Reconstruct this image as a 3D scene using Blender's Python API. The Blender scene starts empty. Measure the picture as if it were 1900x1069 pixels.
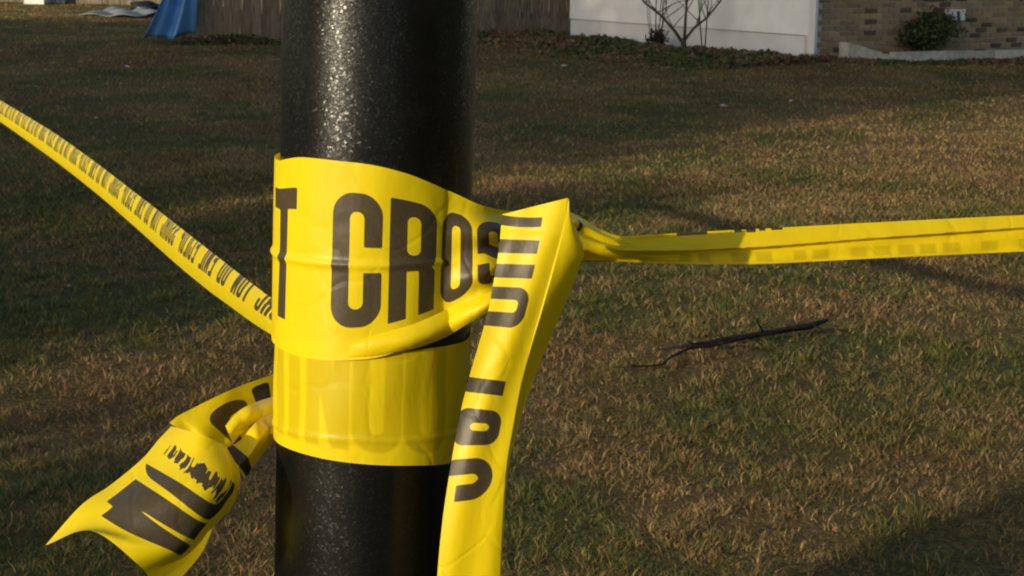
import bpy, math, random
import numpy as np
from mathutils import Vector, Matrix

R_ = math.radians
random.seed(7)
rng = np.random.default_rng(11)
sc = bpy.context.scene
COL = sc.collection

# ---------------------------------------------------------------- camera
FPX = 3300.0
PITCH, ROLL, CAM_H = R_(11.0), R_(1.0), 1.5
FW = Vector((0, math.cos(PITCH), -math.sin(PITCH)))
_up = Vector((0, math.sin(PITCH), math.cos(PITCH)))
_rt = Vector((1, 0, 0))
RT = _rt * math.cos(ROLL) + _up * math.sin(ROLL)
UP = _up * math.cos(ROLL) - _rt * math.sin(ROLL)
CAM = Vector((0, 0, CAM_H))
cd = bpy.data.cameras.new('camera')
cam = bpy.data.objects.new('camera', cd)
COL.objects.link(cam)
M = Matrix.Identity(4)
for i in range(3):
    M[i][0], M[i][1], M[i][2], M[i][3] = RT[i], UP[i], -FW[i], CAM[i]
cam.matrix_world = M
cd.sensor_width = 36
cd.lens = FPX * 36 / 1900
cd.clip_start = 0.05
cd.clip_end = 2000
cd.dof.use_dof = True
cd.dof.focus_distance = 0.85
cd.dof.aperture_fstop = 84
sc.camera = cam

# ---------------------------------------------------------------- world, sun, exposure
SUN_EL, SUN_AZ = 12.0, 45.0           # the light travels towards +x +y
w = bpy.data.worlds.new('World')
sc.world = w
w.use_nodes = True
wn = w.node_tree
bg = wn.nodes['Background']
sky = wn.nodes.new('ShaderNodeTexSky')
sky.sky_type = 'NISHITA'
sky.sun_disc = False
sky.sun_elevation = R_(SUN_EL)
sky.sun_rotation = R_(180 + SUN_AZ)
sky.air_density = 1.0
sky.dust_density = 1.5
wn.links.new(sky.outputs[0], bg.inputs[0])
bg.inputs[1].default_value = 0.15
sl = bpy.data.lights.new('sun', 'SUN')
sl.energy = 3.9
sl.angle = R_(0.5)
sl.color = (1.0, 0.86, 0.60)
sun = bpy.data.objects.new('sun', sl)
COL.objects.link(sun)
_e, _a = R_(SUN_EL), R_(SUN_AZ)
LDIR = Vector((math.sin(_a) * math.cos(_e), math.cos(_a) * math.cos(_e), -math.sin(_e)))
sun.rotation_euler = LDIR.to_track_quat('-Z', 'Y').to_euler()
sun.location = (-10, -10, 12)
sc.view_settings.view_transform = 'Standard'
sc.view_settings.look = 'None'
sc.view_settings.gamma = 1
sc.view_settings.use_curve_mapping = False
sc.cycles.pixel_filter_type = 'BLACKMAN_HARRIS'
sc.cycles.filter_width = 2.0
sc.view_settings.exposure = 0.30

# ---------------------------------------------------------------- helpers
def ray(px, py):
    return (FW + RT * ((px - 950) / FPX) - UP * ((py - 534.5) / FPX))

def at(px, py, depth):
    return CAM + ray(px, py) * depth

def hit(px, py, z=0.0):
    d = ray(px, py)
    return CAM + d * ((CAM_H - z) / -d.z)

def tag(o, label=None, cat=None, group=None, kind=None):
    if label: o['label'] = label
    if cat: o['category'] = cat
    if group: o['group'] = group
    if kind: o['kind'] = kind
    return o

def empty(name, loc, rz=0.0):
    o = bpy.data.objects.new(name, None)
    o.location = loc
    o.rotation_euler = (0, 0, rz)
    o.empty_display_size = .2
    COL.objects.link(o)
    return o

def link(name, me, mat=None, parent=None, world=False):
    o = bpy.data.objects.new(name, me)
    COL.objects.link(o)
    if mat is not None and not me.materials:
        me.materials.append(mat)
    if parent is not None:
        o.parent = parent
        if world:
            o.matrix_parent_inverse = Matrix.LocRotScale(parent.location, parent.rotation_euler, None).inverted()
    return o

def obj(name, verts, faces, mat, parent=None, smooth=False, world=False):
    me = bpy.data.meshes.new(name)
    me.from_pydata([tuple(v) for v in verts], [], faces)
    if smooth:
        me.polygons.foreach_set('use_smooth', [True] * len(me.polygons))
    me.update()
    return link(name, me, mat, parent, world)

class MB:
    def __init__(s): s.v = []; s.f = []
    def box(s, c, d, rz=0.0, jit=0.0):
        cx, cy, cz = c; hx, hy, hz = d[0] / 2, d[1] / 2, d[2] / 2
        b = len(s.v); ca, sa = math.cos(rz), math.sin(rz)
        for z in (-hz, hz):
            for x, y in ((-hx, -hy), (hx, -hy), (hx, hy), (-hx, hy)):
                x += random.uniform(-jit, jit); y += random.uniform(-jit, jit)
                s.v.append((cx + x * ca - y * sa, cy + x * sa + y * ca, cz + z + random.uniform(-jit, jit)))
        s.f += [(b+3, b+2, b+1, b), (b+4, b+5, b+6, b+7), (b, b+1, b+5, b+4), (b+1, b+2, b+6, b+5), (b+2, b+3, b+7, b+6), (b+3, b, b+4, b+7)]
    def tube(s, pts, rads, n=6, cap=True):
        b = len(s.v); m = len(pts)
        pts = [Vector(p) for p in pts]
        for i, p in enumerate(pts):
            t = (pts[min(i + 1, m - 1)] - pts[max(i - 1, 0)]).normalized()
            a = t.cross(Vector((0.3, 0.9, 0.1))).normalized(); c = t.cross(a)
            for k in range(n):
                q = 2 * math.pi * k / n
                s.v.append(tuple(p + (a * math.cos(q) + c * math.sin(q)) * rads[i]))
        for i in range(m - 1):
            for k in range(n):
                s.f.append((b+i*n+k, b+i*n+(k+1) % n, b+(i+1)*n+(k+1) % n, b+(i+1)*n+k))
        if cap:
            s.f.append(tuple(b + k for k in range(n))[::-1])
            s.f.append(tuple(b + (m-1)*n + k for k in range(n)))
    def build(s, name, mat, parent=None, smooth=False, world=False):
        return obj(name, s.v, s.f, mat, parent, smooth, world)

def tri_mesh(name, V, Fc, mat, colors=None, parent=None):
    me = bpy.data.meshes.new(name)
    V = np.asarray(V, dtype=np.float32); Fc = np.asarray(Fc, dtype=np.int32)
    me.vertices.add(len(V)); me.vertices.foreach_set('co', V.ravel())
    n, k = Fc.shape
    me.loops.add(n * k); me.loops.foreach_set('vertex_index', Fc.ravel())
    me.polygons.add(n)
    me.polygons.foreach_set('loop_start', np.arange(0, n * k, k, dtype=np.int32))
    me.polygons.foreach_set('loop_total', np.full(n, k, dtype=np.int32))
    if colors is not None:
        a = me.attributes.new('tint', 'FLOAT_COLOR', 'POINT')
        a.data.foreach_set('color', np.asarray(colors, dtype=np.float32).ravel())
    me.update(calc_edges=True)
    return link(name, me, mat, parent)

def _hash(ix, iy, s):
    n = np.sin(ix * 127.1 + iy * 311.7 + s * 74.7) * 43758.5453
    return n - np.floor(n)

def vnoise(x, y, s=0):
    ix, iy = np.floor(x), np.floor(y); fx, fy = x - ix, y - iy
    fx = fx * fx * (3 - 2 * fx); fy = fy * fy * (3 - 2 * fy)
    a, b = _hash(ix, iy, s), _hash(ix + 1, iy, s); c, d = _hash(ix, iy + 1, s), _hash(ix + 1, iy + 1, s)
    return (a * (1 - fx) + b * fx) * (1 - fy) + (c * (1 - fx) + d * fx) * fy

def fbm(x, y, s=0, o=4):
    t, a, n = 0, 1, 0
    for i in range(o):
        t = t + a * vnoise(x * 2 ** i, y * 2 ** i, s + i * 13); n += a; a *= .55
    return t / n

# ---------------------------------------------------------------- materials
def new_mat(name):
    m = bpy.data.materials.new(name); m.use_nodes = True
    nt = m.node_tree
    return m, nt, nt.nodes['Principled BSDF'], nt.nodes['Material Output']

def simple(name, c1, c2=None, scale=20, rough=.8, bump=.0, bscale=None, stretch=None, spec=.3, detail=4, contrast=(.3, .7)):
    m, nt, b, out = new_mat(name)
    b.inputs['Roughness'].default_value = rough
    b.inputs['Specular IOR Level'].default_value = spec
    N = nt.nodes.new; L = nt.links.new
    tc = N('ShaderNodeTexCoord'); mp = N('ShaderNodeMapping')
    L(tc.outputs['Object'], mp.inputs[0])
    if stretch: mp.inputs['Scale'].default_value = stretch
    no = N('ShaderNodeTexNoise'); no.inputs['Scale'].default_value = scale; no.inputs['Detail'].default_value = detail
    L(mp.outputs[0], no.inputs[0])
    cr = N('ShaderNodeValToRGB')
    cr.color_ramp.elements[0].position, cr.color_ramp.elements[1].position = contrast
    cr.color_ramp.elements[0].color = (*c1, 1); cr.color_ramp.elements[1].color = (*(c2 or c1), 1)
    L(no.outputs[0], cr.inputs[0])
    oi = N('ShaderNodeObjectInfo'); hs = N('ShaderNodeHueSaturation'); mr = N('ShaderNodeMapRange')
    mr.inputs[3].default_value = .8; mr.inputs[4].default_value = 1.2
    L(oi.outputs['Random'], mr.inputs[0]); L(mr.outputs[0], hs.inputs['Value'])
    L(cr.outputs[0], hs.inputs['Color']); L(hs.outputs[0], b.inputs['Base Color'])
    if bump:
        n2 = N('ShaderNodeTexNoise'); n2.inputs['Scale'].default_value = bscale or scale * 3; n2.inputs['Detail'].default_value = 6
        L(mp.outputs[0], n2.inputs[0])
        bp = N('ShaderNodeBump'); bp.inputs['Strength'].default_value = bump; bp.inputs['Distance'].default_value = .01
        L(n2.outputs[0], bp.inputs['Height']); L(bp.outputs[0], b.inputs['Normal'])
    return m

def tinted(name, rough=.7, trans=.25, spec=.25):
    """colour from the per-vertex 'tint' (the colour of each blade or leaf)"""
    m, nt, b, out = new_mat(name)
    N = nt.nodes.new; L = nt.links.new
    at_ = N('ShaderNodeAttribute'); at_.attribute_name = 'tint'
    L(at_.outputs['Color'], b.inputs['Base Color'])
    b.inputs['Roughness'].default_value = rough; b.inputs['Specular IOR Level'].default_value = spec
    tr = N('ShaderNodeBsdfTranslucent'); L(at_.outputs['Color'], tr.inputs[0])
    mx = N('ShaderNodeMixShader'); mx.inputs[0].default_value = trans
    L(b.outputs[0], mx.inputs[1]); L(tr.outputs[0], mx.inputs[2]); L(mx.outputs[0], out.inputs[0])
    return m

def tape_mat():
    m, nt, b, out = new_mat('barricade_tape_plastic')
    N = nt.nodes.new; L = nt.links.new
    ink = N('ShaderNodeAttribute'); ink.attribute_name = 'ink'       # signed distance to the print, mm
    gh = N('ShaderNodeAttribute'); gh.attribute_name = 'ghost'       # print on the back of the film
    def thr(node, lo, hi):
        r = N('ShaderNodeMapRange'); r.inputs[1].default_value = lo; r.inputs[2].default_value = hi
        r.inputs[3].default_value = 1; r.inputs[4].default_value = 0
        L(node.outputs['Fac'], r.inputs[0]); return r
    ti, tg = thr(ink, -.15, .15), thr(gh, -.6, .6)
    tc = N('ShaderNodeTexCoord')
    n1 = N('ShaderNodeTexNoise'); n1.inputs['Scale'].default_value = 60; n1.inputs['Detail'].default_value = 5
    L(tc.outputs['Object'], n1.inputs[0])
    y1 = N('ShaderNodeMixRGB'); y1.inputs[1].default_value = (.82, .61, .004, 1); y1.inputs[2].default_value = (.91, .71, .010, 1)
    L(n1.outputs[0], y1.inputs[0])
    mg = N('ShaderNodeMixRGB'); mg.inputs[2].default_value = (.56, .42, .004, 1)
    gm = N('ShaderNodeMath'); gm.operation = 'MULTIPLY'; gm.inputs[1].default_value = .62
    L(tg.outputs[0], gm.inputs[0]); L(gm.outputs[0], mg.inputs[0]); L(y1.outputs[0], mg.inputs[1])
    # worn print: fine scuffs let some yellow through
    n2 = N('ShaderNodeTexNoise'); n2.inputs['Scale'].default_value = 900; n2.inputs['Detail'].default_value = 6
    L(tc.outputs['Object'], n2.inputs[0])
    w1 = N('ShaderNodeMapRange'); w1.inputs[1].default_value = .55; w1.inputs[2].default_value = .8
    w1.inputs[3].default_value = 1; w1.inputs[4].default_value = .95
    L(n2.outputs[0], w1.inputs[0])
    im = N('ShaderNodeMath'); im.operation = 'MULTIPLY'
    L(ti.outputs[0], im.inputs[0]); L(w1.outputs[0], im.inputs[1])
    mi = N('ShaderNodeMixRGB'); mi.inputs[2].default_value = (.055, .041, .022, 1)
    L(im.outputs[0], mi.inputs[0]); L(mg.outputs[0], mi.inputs[1])
    L(mi.outputs[0], b.inputs['Base Color'])
    b.inputs['Roughness'].default_value = .42
    b.inputs['Specular IOR Level'].default_value = .32
    n3 = N('ShaderNodeTexNoise'); n3.inputs['Scale'].default_value = 45; n3.inputs['Detail'].default_value = 4
    mp = N('ShaderNodeMapping'); mp.inputs['Scale'].default_value = (1, 1, .35)
    L(tc.outputs['Object'], mp.inputs[0]); L(mp.outputs[0], n3.inputs[0])
    bp = N('ShaderNodeBump'); bp.inputs['Strength'].default_value = .35; bp.inputs['Distance'].default_value = .003
    L(n3.outputs[0], bp.inputs['Height'])
    n4 = N('ShaderNodeTexVoronoi'); n4.feature = 'DISTANCE_TO_EDGE'; n4.inputs['Scale'].default_value = 26
    wp = N('ShaderNodeTexNoise'); wp.inputs['Scale'].default_value = 30; L(tc.outputs['Object'], wp.inputs[0])
    wm = N('ShaderNodeMixRGB'); wm.blend_type = 'ADD'; wm.inputs[0].default_value = .03
    L(tc.outputs['Object'], wm.inputs[1]); L(wp.outputs['Color'], wm.inputs[2]); L(wm.outputs[0], n4.inputs[0])
    e4 = N('ShaderNodeMapRange'); e4.inputs[1].default_value = 0; e4.inputs[2].default_value = .05; L(n4.outputs['Distance'], e4.inputs[0])
    b2 = N('ShaderNodeBump'); b2.inputs['Strength'].default_value = .16; b2.inputs['Distance'].default_value = .0008
    L(e4.outputs[0], b2.inputs['Height']); L(bp.outputs[0], b2.inputs['Normal']); L(b2.outputs[0], b.inputs['Normal'])
    tr = N('ShaderNodeBsdfTranslucent'); L(mi.outputs[0], tr.inputs[0])
    tf = N('ShaderNodeMath'); tf.operation = 'MULTIPLY_ADD'; tf.inputs[1].default_value = -.26; tf.inputs[2].default_value = .28
    L(im.outputs[0], tf.inputs[0])
    mx = N('ShaderNodeMixShader'); L(tf.outputs[0], mx.inputs[0])
    L(b.outputs[0], mx.inputs[1]); L(tr.outputs[0], mx.inputs[2]); L(mx.outputs[0], out.inputs[0])
    return m
TAPE = tape_mat()

def pole_mat():
    m, nt, b, out = new_mat('gloss_black_paint')
    N = nt.nodes.new; L = nt.links.new
    b.inputs['Base Color'].default_value = (.004, .004, .004, 1)
    b.inputs['Specular IOR Level'].default_value = .5
    tc = N('ShaderNodeTexCoord')
    n1 = N('ShaderNodeTexNoise'); n1.inputs['Scale'].default_value = 1100; n1.inputs['Detail'].default_value = 3
    n3 = N('ShaderNodeTexNoise'); n3.inputs['Scale'].default_value = 28; n3.inputs['Detail'].default_value = 5
    vo = N('ShaderNodeTexVoronoi'); vo.inputs['Scale'].default_value = 1250
    for n in (n1, n3, vo): L(tc.outputs['Object'], n.inputs[0])
    bp = N('ShaderNodeBump'); bp.inputs['Strength'].default_value = .5; bp.inputs['Distance'].default_value = .00014
    L(n1.outputs[0], bp.inputs['Height'])
    # orange-peel grains: every grain of the paint is tipped its own way, a few of them strongly
    sub = N('ShaderNodeVectorMath'); sub.operation = 'SUBTRACT'; sub.inputs[1].default_value = (.5, .5, .5)
    L(vo.outputs['Color'], sub.inputs[0])
    sp = N('ShaderNodeSeparateColor'); L(vo.outputs['Color'], sp.inputs[0])
    am = N('ShaderNodeMapRange'); am.inputs[1].default_value = .80; am.inputs[2].default_value = .92; am.inputs[3].default_value = .07; am.inputs[4].default_value = .18
    L(sp.outputs[2], am.inputs[0])
    sc_ = N('ShaderNodeVectorMath'); sc_.operation = 'SCALE'; L(sub.outputs[0], sc_.inputs[0]); L(am.outputs[0], sc_.inputs['Scale'])
    ad = N('ShaderNodeVectorMath'); ad.operation = 'ADD'; L(bp.outputs[0], ad.inputs[0]); L(sc_.outputs[0], ad.inputs[1])
    nm = N('ShaderNodeVectorMath'); nm.operation = 'NORMALIZE'; L(ad.outputs[0], nm.inputs[0])
    L(nm.outputs[0], b.inputs['Normal'])
    mr = N('ShaderNodeMapRange'); mr.inputs[3].default_value = .26; mr.inputs[4].default_value = .38
    L(n3.outputs[0], mr.inputs[0]); L(mr.outputs[0], b.inputs['Roughness'])
    # dull smudges and dust
    dr = N('ShaderNodeValToRGB'); dr.color_ramp.elements[0].position = .55; dr.color_ramp.elements[1].position = .8
    dr.color_ramp.elements[0].color = (.0025, .0025, .0025, 1); dr.color_ramp.elements[1].color = (.010, .009, .007, 1)
    L(n3.outputs[0], dr.inputs[0]); L(dr.outputs[0], b.inputs['Base Color'])
    return m
POLE = pole_mat()

GRASS = tinted('grass_blade', .65, .25)
LEAF = tinted('leaf', .6, .25)
SOIL = None
def soil_mat():
    m, nt, b, out = new_mat('lawn_soil')
    N = nt.nodes.new; L = nt.links.new
    tc = N('ShaderNodeTexCoord')
    def no(s, d=6):
        n = N('ShaderNodeTexNoise'); n.inputs['Scale'].default_value = s; n.inputs['Detail'].default_value = d
        L(tc.outputs['Object'], n.inputs[0]); return n
    a, c, e = no(.9), no(60, 10), no(140)
    r1 = N('ShaderNodeValToRGB'); r1.color_ramp.elements[0].position = .38; r1.color_ramp.elements[1].position = .62
    r1.color_ramp.elements[0].color = (.040, .045, .018, 1); r1.color_ramp.elements[1].color = (.095, .062, .030, 1)
    r2 = N('ShaderNodeValToRGB'); r2.color_ramp.elements[0].position = .3; r2.color_ramp.elements[1].position = .75
    r2.color_ramp.elements[0].color = (.25, .25, .25, 1); r2.color_ramp.elements[1].color = (1.25, 1.2, 1.1, 1)
    L(c.outputs[0], r2.inputs[0])
    ta = N('ShaderNodeAttribute'); ta.attribute_name = 'tint'
    mu = N('ShaderNodeMixRGB'); mu.blend_type = 'MULTIPLY'; mu.inputs[0].default_value = 1
    L(ta.outputs['Color'], mu.inputs[1]); L(r2.outputs[0], mu.inputs[2])
    L(mu.outputs[0], b.inputs['Base Color'])
    b.inputs['Roughness'].default_value = .95; b.inputs['Specular IOR Level'].default_value = .1
    bp = N('ShaderNodeBump'); bp.inputs['Strength'].default_value = 1; bp.inputs['Distance'].default_value = .03
    L(e.outputs[0], bp.inputs['Height']); L(bp.outputs[0], b.inputs['Normal'])
    return m
SOIL = soil_mat()
M_WALL = simple('white_painted_siding', (.64, .65, .655), (.75, .755, .76), 3, .6, .15, 60)
M_TRIM = simple('grey_trim', (.42, .41, .39), (.5, .5, .48), 10, .6)
M_MORTAR = simple('mortar', (.52, .49, .43), (.62, .58, .52), 30, .95, .3)
M_BR = [simple('tan_brick', (.29, .205, .115), (.40, .295, .175), 25, .9, .4, 120),
        simple('dark_brick', (.08, .058, .042), (.14, .10, .07), 25, .9, .4, 120),
        simple('pink_brick', (.27, .17, .12), (.35, .24, .17), 25, .9, .4, 120),
        simple('olive_brick', (.24, .18, .10), (.32, .25, .15), 25, .9, .4, 120)]
M_WOOD = simple('weathered_fence_wood', (.072, .060, .046), (.19, .16, .125), 9, .9, .6, 30, (6, 6, .6))
M_ROOF = simple('asphalt_shingle', (.05, .045, .04), (.09, .08, .07), 40, .95, .4)
M_CONC = simple('pale_concrete', (.34, .33, .31), (.50, .49, .46), 12, .9, .4, 80)
M_TARP = simple('blue_tarpaulin', (.13, .36, .78), (.20, .46, .86), 6, .4, .7, 9)
M_GREY = simple('grey_sheet', (.16, .17, .18), (.26, .27, .28), 3, .6, .3, 20)
M_BAG = simple('black_plastic', (.008, .008, .010), (.02, .02, .022), 6, .3, .3, 20)
M_WHITE = simple('white_plastic', (.65, .65, .63), (.75, .75, .72), 10, .45)
M_DARK = simple('dark_plastic', (.03, .035, .06), (.05, .05, .08), 10, .5)
M_BARK = simple('grey_bark', (.035, .030, .026), (.085, .072, .06), 40, .9, .6, 90)
M_STICK = simple('dark_wet_bark', (.006, .005, .0045), (.018, .014, .012), 60, .85, .6, 150)
M_PAPER = simple('white_paper', (.6, .6, .58), (.75, .75, .72), 30, .8)
M_STAKE = simple('green_stake_paint', (.02, .05, .03), (.03, .07, .04), 30, .5)
M_GLASS = simple('dark_window_glass', (.02, .025, .03), (.03, .035, .04), 5, .1, spec=.6)

# ---------------------------------------------------------------- ground
def gz(x, y):
    """gentle unevenness of the lawn"""
    x = np.asarray(x, float); y = np.asarray(y, float)
    return (fbm(x * .45 + 7, y * .45 + 3, 3, 3) - .5) * .10 * np.clip((y - 1) / 4, 0, 1) + (fbm(x * 2.3, y * 2.3, 9, 2) - .5) * .03

def patches(x, y):
    """share of living green (pg) and of brown thatch (pb)"""
    x = np.asarray(x, float); y = np.asarray(y, float)
    g = fbm(x * 1.5 + 5, y * 1.1 + 2, 21, 4) * .62 + fbm(x * 5.5, y * 4.4, 31, 3) * .38
    br = fbm(x * 1.1 + 50, y * .7 + 9, 41, 3)
    g = g + .018 - .04 * np.clip((x - .6) / 3, 0, 1) - .045 * np.clip((y - 9) / 5, 0, 1) + .09 * np.exp(-((x - .75) / .75) ** 2 - ((y - 7.7) / .7) ** 2)
    return 1 / (1 + np.exp(-(g - .505) * 17)), 1 / (1 + np.exp(-(br - .50) * 14))

def ground_sheet():
    xs = np.concatenate([[-900, -300, -120, -60], np.linspace(-30, 30, 301), [60, 120, 300, 900]])
    ys = np.concatenate([[-900, -300, -120, -50], np.linspace(-30, 60, 361), [90, 150, 300, 900]])
    X, Y = np.meshgrid(xs, ys)
    Z = gz(X, Y) * ((np.abs(X) < 31) & (Y > -31) & (Y < 61))
    V = np.stack([X.ravel(), Y.ravel(), Z.ravel()], 1)
    nx, ny = len(xs), len(ys)
    i = np.arange(ny - 1)[:, None] * nx + np.arange(nx - 1)[None]
    Fc = np.stack([i, i + 1, i + nx + 1, i + nx], -1).reshape(-1, 4)
    pg, pb = patches(V[:, 0], V[:, 1]); C = np.ones((len(V), 4))
    C[:, :3] = np.array([.11, .118, .036]) * pg[:, None] + (1 - pg[:, None]) * (np.array([.21, .130, .058]) * pb[:, None] + np.array([.29, .195, .082]) * (1 - pb[:, None]))
    o = tri_mesh('ground', V, Fc, SOIL, C)
    o.data.polygons.foreach_set('use_smooth', [True] * len(o.data.polygons))
    tag(o, kind='structure')
ground_sheet()

def lawn_colors(x, y, n):
    """colour of each blade: dormant tan, brown and patches of living green"""
    pg, pb = patches(x, y)
    r = rng.random(n)
    green = np.array([.080, .112, .026]); olive = np.array([.190, .162, .036])
    tan = np.array([.44, .298, .118]); brown = np.array([.275, .158, .066]); dark = np.array([.070, .056, .034])
    c = np.empty((n, 3))
    isg = r < (.05 + .85 * pg)
    r2 = rng.random(n)
    c[:] = np.where((r2 < .50 - .24 * pb)[:, None], tan, np.where((r2 < .84)[:, None], brown, dark))
    c[isg] = np.where((r2[isg] < .6)[:, None], green, olive)
    c *= rng.uniform(.5, 1.3, (n, 1)) * rng.uniform(.88, 1.12, (n, 3))
    return c, pg

def build_grass():
    N1, N2 = 800000, 560000
    def sample(n, y0, y1):
        y = y0 * (y1 / y0) ** rng.random(n)
        x = (rng.random(n) * 2 - 1) * (.36 * y + .8)
        return x, y
    # near blades, bent, three triangles each
    x, y = sample(N1, 3.4, 12.5)
    nt_ = 60000; k_ = 1300                      # tufts: blades sharing one root
    ty = 3.5 * (12.0 / 3.5) ** rng.random(k_); tx = (rng.random(k_) * 2 - 1) * (.36 * ty + .8)
    w_ = patches(tx, ty)[0] + .12; w_ = w_ / w_.sum()
    ti = rng.choice(k_, nt_, p=w_)
    x[:nt_] = tx[ti] + rng.normal(size=nt_) * .016; y[:nt_] = ty[ti] + rng.normal(size=nt_) * .016
    intuft = np.zeros(N1, bool); intuft[:nt_] = True; tcx, tcy = x.copy(), y.copy(); tcx[:nt_] = tx[ti]; tcy[:nt_] = ty[ti]
    clump = fbm(x * 14, y * 14, 55, 2)
    keep = rng.random(N1) < np.clip((clump - .30) * 3.6, .12, 1)
    keep &= ~((fbm(x * 2.2 + 40, y * 1.8, 91, 3) < .38) & (rng.random(N1) < .35))
    keep |= intuft
    x, y, clump, intuft, tcx, tcy = x[keep], y[keep], clump[keep], intuft[keep], tcx[keep], tcy[keep]; n = len(x)
    c, pg = lawn_colors(x, y, n)
    h = .009 + .030 * rng.random(n) ** 1.4 * (.75 + .6 * clump) * (y / 6) ** .15 * (1 + .25 * pg)
    wd = rng.uniform(.0006, .0012, n) * (y / 4.2) ** .8
    az = rng.uniform(0, 2 * np.pi, n); fa = rng.uniform(0, 2 * np.pi, n)
    lean = rng.uniform(.55, 1.9, n)
    az = np.where(intuft, np.arctan2(y - tcy, x - tcx), az); h = np.where(intuft, h * 1.15 + .004, h); lean = np.where(intuft, lean * .75, lean)
    z = gz(x, y)
    ld = np.stack([np.cos(az), np.sin(az), 0 * az], 1); wv = np.stack([np.cos(fa), np.sin(fa), 0 * fa], 1) * wd[:, None]
    b = np.stack([x, y, z - .003], 1)
    mid = b + ld * (h * np.sin(lean * .5) * .5)[:, None]; mid[:, 2] += h * np.cos(lean * .5) * .5
    tip = mid + ld * (h * np.sin(np.minimum(lean, 1.55)) * .6)[:, None]; tip[:, 2] += h * np.cos(np.minimum(lean, 1.55)) * .5
    V = np.stack([b - wv, b + wv, mid - wv * .8, mid + wv * .8, tip], 1).reshape(-1, 3)
    i = np.arange(n) * 5
    Fc = np.stack([np.stack([i, i+1, i+3], 1), np.stack([i, i+3, i+2], 1), np.stack([i+2, i+3, i+4], 1)], 1).reshape(-1, 3)
    C = np.ones((n, 5, 4)); C[:, :, :3] = c[:, None, :]
    tag(tri_mesh('lawn_grass', V, Fc, GRASS, C.reshape(-1, 4)), 'patchy dormant lawn of short brown and green grass in front of the house', 'grass', kind='stuff')
    # farther blades, one triangle each
    x, y = sample(N2, 8.5, 50)
    n = N2
    c, pg = lawn_colors(x, y, n)
    h = rng.uniform(.015, .045, n); wd = rng.uniform(.0020, .0040, n) * (y / 10) ** .8
    az = rng.uniform(0, 2 * np.pi, n); lean = rng.uniform(.4, 1.5, n); fa = rng.uniform(0, 2 * np.pi, n)
    b = np.stack([x, y, gz(x, y) - .003], 1)
    wv = np.stack([np.cos(fa), np.sin(fa), 0 * fa], 1) * wd[:, None]
    tip = b + np.stack([np.cos(az) * np.sin(lean), np.sin(az) * np.sin(lean), np.cos(lean)], 1) * h[:, None]
    V = np.stack([b - wv, b + wv, tip], 1).reshape(-1, 3)
    Fc = (np.arange(n) * 3)[:, None] + np.arange(3)[None]
    C = np.ones((n, 3, 4)); C[:, :, :3] = c[:, None, :]
    tag(tri_mesh('distant_grass', V, Fc, GRASS, C.reshape(-1, 4)), 'thin far lawn of dull brown grass reaching back to the fences', 'grass', kind='stuff')
build_grass()

def leaf_quads(P, size, cols, name, parent=None, flat=.0):
    """n small folded leaves at points P"""
    n = len(P)
    a = rng.normal(size=(n, 3)); a[:, 2] *= (1 - flat); a /= np.linalg.norm(a, axis=1)[:, None]
    b = rng.normal(size=(n, 3)); b[:, 2] *= (1 - flat); b -= a * (a * b).sum(1)[:, None]; b /= np.linalg.norm(b, axis=1)[:, None]
    s = (size if np.ndim(size) else np.full(n, size)) * rng.uniform(.6, 1.4, n)
    a *= s[:, None]; b *= (s * .42)[:, None]
    V = np.stack([P - a, P + b, P + a, P - b], 1).reshape(-1, 3)
    Fc = (np.arange(n) * 4)[:, None] + np.arange(4)[None]
    C = np.ones((n, 4, 4)); C[:, :, :3] = cols[:, None, :]
    return tri_mesh(name, V, Fc, LEAF, C.reshape(-1, 4), parent)

def mix_cols(n, palette, jit=.35):
    p = np.array(palette); c = p[rng.integers(0, len(p), n)]
    return c * rng.uniform(1 - jit, 1 + jit, (n, 1))

# fallen leaf litter lying about the lawn
n = 2600
yy = 3.6 * (40 / 3.6) ** rng.random(n); xx = (rng.random(n) * 2 - 1) * (.34 * yy + .6)
P = np.stack([xx, yy, gz(xx, yy) + .022], 1)
leaf_o = leaf_quads(P, .0075 * (yy / 5) ** .7, mix_cols(n, [(.10, .05, .025), (.16, .09, .045), (.05, .03, .02)]), 'leaf_litter', flat=.8)
tag(leaf_o, 'small dead brown leaves scattered over the lawn', 'leaves', kind='stuff')

# ---------------------------------------------------------------- house
corner = hit(1508, 111)
HB = Vector((.80, .60, 0))         # along the brick front
HW = Vector((-.60, .80, 0))        # along the white side wall
ang = math.atan2(.60, .80)
house = empty('house', (corner.x, corner.y, 0), ang)
tag(house, 'house corner with white lap side wall and tan brick front', 'house')
LB, LW, HH = 11.0, 5.35, 2.7
# local frame: +x along the brick front, +y along the white wall
mb = MB(); mb.box((LB / 2, .113, HH / 2 - .1), (LB, .12, HH + .2)); mb.build('mortar_bed', M_MORTAR, house)
mb = MB(); mb.box((LB, LW / 2 + .2, HH / 2), (.12, LW - .1, HH)); mb.box((LB / 2, LW, HH / 2), (LB - .3, .1, HH)); mb.build('back_wall', M_TRIM, house)
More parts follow.
